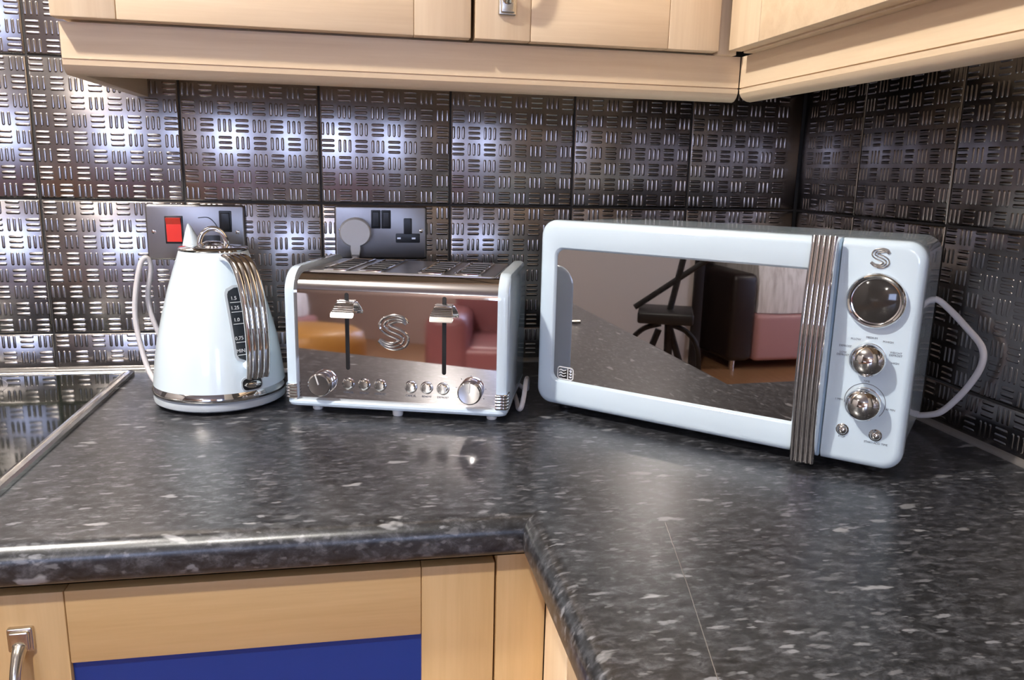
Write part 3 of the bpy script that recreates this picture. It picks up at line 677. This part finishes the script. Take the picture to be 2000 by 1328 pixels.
for x in (.0470, .2425):
    bm = bmesh.new()
    for k in range(7): a = math.radians(-120+40*k); box(bm, (-.0003, -.0003, .0185), (.0003, .0001, .0200), 0, 1, 0, T(x, YFt, .0405) @ R(a, 'Y'))
    finish('scale_marks', bm, M_INK, t)
s_badge(t, 'logo_badge', .1420, .1115, .047, YFt, .0017, M_CHROME)
# cord at the right rear
Ti = (T(-0.0379, -0.2448, CZ) @ R(TA, 'Z')).inverted()
bm = bmesh.new(); P = smooth_path([(TW-.012, TD-.02, .010), (TW+.010, TD-.06, .008), (TW+.0135, TD-.075, .020), (TW+.0150, TD-.095, .034), (TW+.0160, TD-.125, .036), (TW+.0165, TD-.150, .024), (TW+.014, TD-.160, .0105), (TW+.008, TD-.140, .0042), (TW+.001, TD-.10, .0040), (TW-.01, TD-.05, .0040)], 8)
tube(bm, P, .0032, 10); finish('cord', bm, M_CABLE, t)

# ------------------------------------------------------------------ microwave (same local convention)
MA = math.radians(-43.193); MW, MD = 0.4507, 0.252
t = thing('microwave', 'pale blue microwave oven with dark mirrored door, standing across the corner', 'microwave', (0.28871, -0.26796, CZ), MA)
Z0, Z1 = 0.0110, 0.2550
bm = bmesh.new(); rings = []
for y, ins, rd in ((.018, .0035, .020), (MD-.055, .0035, .020), (MD-.050, .0040, .020)):
    rings.append([(x, y, z) for x, z in rrect(ins, Z0+ins, MW-ins, Z1-ins, rd, 8)])
for y, ins, rd in ((MD-.012, .006, .022), (MD-.003, .010, .022), (MD, .018, .02)):
    rings.append([(x, y, z) for x, z in rrect(ins, Z0+ins, MW-ins, Z1-ins, rd, 8)])
loft(bm, rings); cas = finish('casing', bm, M_ENAMEL, t, 30)
bm = bmesh.new()
for k in range(9):
    for j in range(5): slab(bm, MW-.0002, .060+.012*k, MW+.0002, .063+.012*k, .0001, 0, 0.001, 0, 1) if False else None
bm.free()
for x, y in ((.03, .035), (MW-.03, .035), (.03, MD-.035), (MW-.03, MD-.035)):
    bm = bmesh.new(); lathe(bm, [(.009, 0), (.010, .001), (.011, .0150)], 20, T(x, y, 0)); finish('foot', bm, M_BLACK, t)
# door with a real window opening
DX1 = .3670
bm = bmesh.new(); rd = (.020, .002, .002, .020); b0 = .009; rings = [[(x, .0200, z) for x, z in rrect(.0, Z0, DX1, Z1, rd, 8)]]
for k in range(6):
    a = PI/2*k/5; ins = b0*(1-math.cos(a)); y = b0*(1-math.sin(a)); insr = min(ins, .0015)
    rr = (max(rd[0]-ins*.6, .003), .0012, .0012, max(rd[3]-ins*.6, .003))
    rings.append([(x, y, z) for x, z in rrect(ins, Z0+ins, DX1-insr, Z1-ins, rr, 8)])
WX0, WX1, WZ_0, WZ_1 = .0222, .3480, .0432, .2215
for ins, y in ((0, 0.0), (.0008, .0004), (.0030, .0036), (.0032, .0048)):
    rings.append([(x, y, z) for x, z in rrect(WX0+ins, WZ_0+ins, WX1-ins, WZ_1-ins, .011, 8)])
loft(bm, rings, True, False); door = finish('door', bm, M_ENAMEL, t, 30)
bm = bmesh.new(); rr = rrect(WX0+.001, WZ_0+.001, WX1-.001, WZ_1-.001, .010, 8); loft(bm, [[(x, .0040, z) for x, z in rr], [(x, .0060, z) for x, z in rr]])
gl = finish('door_glass', bm, M_MIRROR, door, 30); gl['label'] = 'dark mirrored glass of the door'
# little oven pictogram printed on the glass
bm = bmesh.new(); gx0, gx1, gz0, gz1, yy = .0315, .0545, .0415+.006, .0575+.006, .0039
def line(P, r=.0006): tube(bm, P, r, 6, ry=.00015)
fr_ = [(x, yy, z) for x, z in rrect(gx0, gz0, gx1, gz1, .0035, 5)]; line(fr_+[fr_[0]], .0007)
line([(gx0+.0150, yy, gz0), (gx0+.0150, yy, gz1)])
for k in range(3):
    z = gz0+.0042+.0038*k; line(smooth_path([(gx0+.002, yy, z-.0006), (gx0+.005, yy, z+.0007), (gx0+.0085, yy, z-.0006), (gx0+.0125, yy, z+.0007)], 5), .0006)
for k in range(3): z = gz0+.004+.004*k; line([(gx0+.0168, yy, z), (gx1-.002, yy, z)], .0006)
ic = finish('oven_symbol', bm, M_INKW, gl); ic['label'] = 'small white oven symbol'
# bowed ribbed chrome handle
n = 40; path = [(.3535, -.0125-.0135*math.sin(PI*k/n), .0085+(.2565-.0085)*k/n) for k in range(n+1)]
bm = bmesh.new(); loft(bm, strap(path, .0132, .0075, 5, .0014, up=Vector((1, 0, 0))))
hd = finish('handle', bm, M_STEEL, door, 50); hd['label'] = 'bowed chrome door handle with five ribs'
bm = bmesh.new()
for z in (.016, .249):
    bm = bmesh.new(); box(bm, (.345, -.011, z-.006), (.362, .0025, z+.006), .001); finish('handle_mount', bm, M_BLACK, hd)
# control fascia
bm = bmesh.new(); rd = (.002, .020, .020, .002); rings = [[(x, .0200, z) for x, z in rrect(.3682, Z0, MW, Z1, rd, 8)]]
for k in range(6):
    a = PI/2*k/5; ins = b0*(1-math.cos(a)); y = b0*(1-math.sin(a)); insl = min(ins, .0012)
    rr = (.0012, max(rd[1]-ins*.6, .003), max(rd[2]-ins*.6, .003), .0012)
    rings.append([(x, y, z) for x, z in rrect(.3682+insl, Z0+ins, MW-ins, Z1-ins, rr, 8)])
loft(bm, rings); fa = finish('control_panel', bm, M_ENAMEL, t, 30)
def on_panel(name, prof, x, z, mat, par, seg=56):
    bm = bmesh.new(); lathe(bm, prof, seg, FACE); o = finish(name, bm, mat, par, 40); o.location = (x, 0, z); return o
ring = on_panel('display_bezel', [(.0225, .0), (.0288, 0), (.0292, .003), (.0285, .0060), (.0268, .0078), (.0250, .0070), (.0240, .0045), (.0225, .0040)], .4080, .1925, M_CHROME, fa); ring['label'] = 'chrome ring round the clock display'
dsp = on_panel('display_glass', [(.0002, .0010), (.0236, .0010), (.0238, .0034), (.0220, .0046), (.0002, .0052)], 0, 0, M_DISPLAY, ring)
ball = [(.0150, -.0005), (.0165, .0005), (.0165, .0020), (.0150, .0026), (.0140, .0040), (.0158, .0075)]+[(.0178*math.cos(a), .0125+.0140*math.sin(a)) for a in [math.radians(-10+100*k/14) for k in range(15)]]
ball[-1] = (.0002, ball[-1][1])
for x, z in ((.4078, .1310), (.4084, .0830)):
    o = on_panel('dial_knob', ball, x, z, M_CHROME, fa); o['label'] = 'domed chrome dial'
bt = [(.0062, -.0003), (.0066, .0006), (.0058, .0012), (.0053, .0008)]+[(.0052*math.cos(a), .0010+.0034*math.sin(a)) for a in [math.radians(100*k/10) for k in range(10)]]
bt = [p for p in bt if p[0] > 0]+[(.0002, .0044)]
for x, z in ((.3895, .0490), (.4228, .0488)): on_panel('push_button', bt, x, z, M_CHROME, fa, 28)
bm = bmesh.new()
rings = [[(.4084+q*math.sin(a), -yv, .0830+q*math.cos(a)) for q, yv in ((.0206, .0), (.0206, .0002), (.0196+.0004, .0002), (.0196+.0004, 0))] for a in [math.radians(-100+230*k/40) for k in range(41)]]
loft(bm, rings); finish('dial_arc', bm, M_INK, fa)
for s_, x, z in (('MEDIUM', .4080, .1530), ('M.LOW', .3925, .1497), ('M.HIGH', .4240, .1505), ('DEFROST', .3830, .1410), ('LOW', .3815, .1340), ('DEFROST', .3815, .1312), ('WEIGHT', .4325, .1400), ('DEFROST', .4325, .1372), ('HIGH', .4330, .1290),
                 ('TIME', .4080, .1058), ('1 MIN', .3825, .0820), ('60 MIN', .4340, .0790), ('STOP', .3895, .0408), ('START/ADD TIME', .4240, .0400)):
    text('printed_label', s_, .0030, M_INK, fa, (x, -.00015, z))
s_badge(fa, 'logo_badge', .4070, .2365, .0215, 0, .0009, M_CHROME)
# mains cord curling out on the right
Mi = (T(0.28871, -0.26796, 0) @ R(MA, 'Z')).inverted()
P = [Mi @ Vector(p) for p in smooth_path([(0.745, -0.375, 0.1600), (0.7640, -0.3930, 0.1660), (0.7740, -0.4020, 0.1690), (0.7800, -0.4180, 0.1600), (0.782, -0.4480, 0.1430), (0.785, -0.4750, 0.1230), (0.785, -0.4780, 0.1000), (0.784, -0.4600, 0.0660), (0.782, -0.4320, 0.0320), (0.778, -0.4130, 0.0200), (0.772, -0.385, 0.012), (0.765, -0.345, 0.006), (0.76, -0.30, .0045)], 9)]
bm = bmesh.new(); tube(bm, P, .0040, 12); finish('cord', bm, M_CABLE, t)

# ------------------------------------------------------------------ things seen only as reflections, standing in the room behind
t = thing('sofa', 'dusky pink sofa with its shaded side coloured dark brown, reflected in the microwave door', 'sofa', (-3.08, -2.66, 0), 0)
bm = bmesh.new(); box(bm, (-0.95, -1.6, 0.06), (0, -0.02, 0.36), .03, 4); finish('seat', bm, M_PINK, t)
bm = bmesh.new(); box(bm, (-0.95, -0.02, 0.06), (-0.01, 0.16, 0.62), .04, 4); finish('armrest', bm, M_BROWN, t)  # side in shade, its darkness put into the brown colour
bm = bmesh.new(); box(bm, (-1.1, -1.6, 0.06), (-.8, 0.10, 0.85), .06, 4); finish('backrest', bm, M_BROWN, t)
for y in (-1.5, .1): 
    bm = bmesh.new(); lathe(bm, [(.018, 0), (.02, .06)], 16, T(-.06, y, 0)); finish('foot', bm, M_CHROME, t)
bm = bmesh.new(); rings = []
for k in range(13):
    y = -1.55+1.50*k/12; w = .012*math.sin(k*2.3); e = .04 if k in (0, 12) else 0
    rings.append([(x, y, z) for x, z in ((-.015-e, .365), (-.010-e, .42), (-.02-e, .55+w), (-.06-e, .70+w), (-.16, .80-e), (-.45, .84-e+w), (-.75, .86-e), (-.78, .80-e), (-.78, .365))])
loft(bm, rings); tag(finish('fur_cushion', bm, M_FUR, None, 60, (-3.08, -2.66, 0)), 'large pale shaggy fur cushion on the pink sofa, reflected in the microwave door', 'cushion')
t = thing('bar_stool', 'black iron stool with crossed legs against the pale wall, mirrored in the microwave', 'stool', (-2.45, -1.75, 0), math.radians(25))
bm = bmesh.new(); box(bm, (-.14, -.14, .47), (.14, .14, .53), .012, 3); finish('seat', bm, M_IRON, t)
bm = bmesh.new(); tube(bm, [(0, -.03, .08), (0.0, -.02, .47)], .022, 12); tube(bm, [(-.02, -.17, .0), (0, -.03, .42)], .018, 10); tube(bm, [(.02, .17, .0), (0, .03, .42)], .018, 10); finish('leg', bm, M_IRON, t)
for s_ in (-1, 1):
    bm = bmesh.new(); tube(bm, smooth_path([(0, 0.02*s_, .45), (0, .12*s_, .41), (0, .18*s_, .30), (0, .19*s_, .0)], 8), .014, 10); finish('leg', bm, M_IRON, t)
bm = bmesh.new(); tube(bm, [(0, -.02, .52), (0, -.14, 1.15)], .017, 10); tube(bm, [(0, .16, .53), (0, -.20, .80)], .015, 10); finish('back_post', bm, M_IRON, t)
t = thing('armchair', 'burgundy leather armchair, seen as a dark red reflection in the toaster', 'armchair', (-0.92, -3.40, 0), math.radians(-25))
bm = bmesh.new(); box(bm, (-.50, -.40, .08), (.50, .42, .46), .05, 4); finish('seat', bm, M_BURG, t)
bm = bmesh.new(); box(bm, (-.50, -.55, .08), (.50, -.36, .92), .06, 4); finish('backrest', bm, M_BURG, t)
for s_ in (-1, 1):
    bm = bmesh.new(); box(bm, (.5*s_-.11, -.5, .0), (.5*s_+.11, .44, .66), .06, 4); finish('armrest', bm, M_BURG, t)
t = thing('pouffe', 'round orange leather pouffe, seen as an orange band in the toaster front', 'pouffe', (-2.03, -2.73, 0))
bm = bmesh.new(); lathe(bm, [(.28, .03), (.33, .05), (.345, .12), (.345, .42), (.33, .49), (.29, .52), (.02, .53)], 48); finish('cushion', bm, M_ORANGE, t, 60)
bm = bmesh.new(); lathe(bm, [(.20, 0), (.26, 0), (.26, .03), (.20, .03)], 40); finish('base', bm, M_IRON, t)
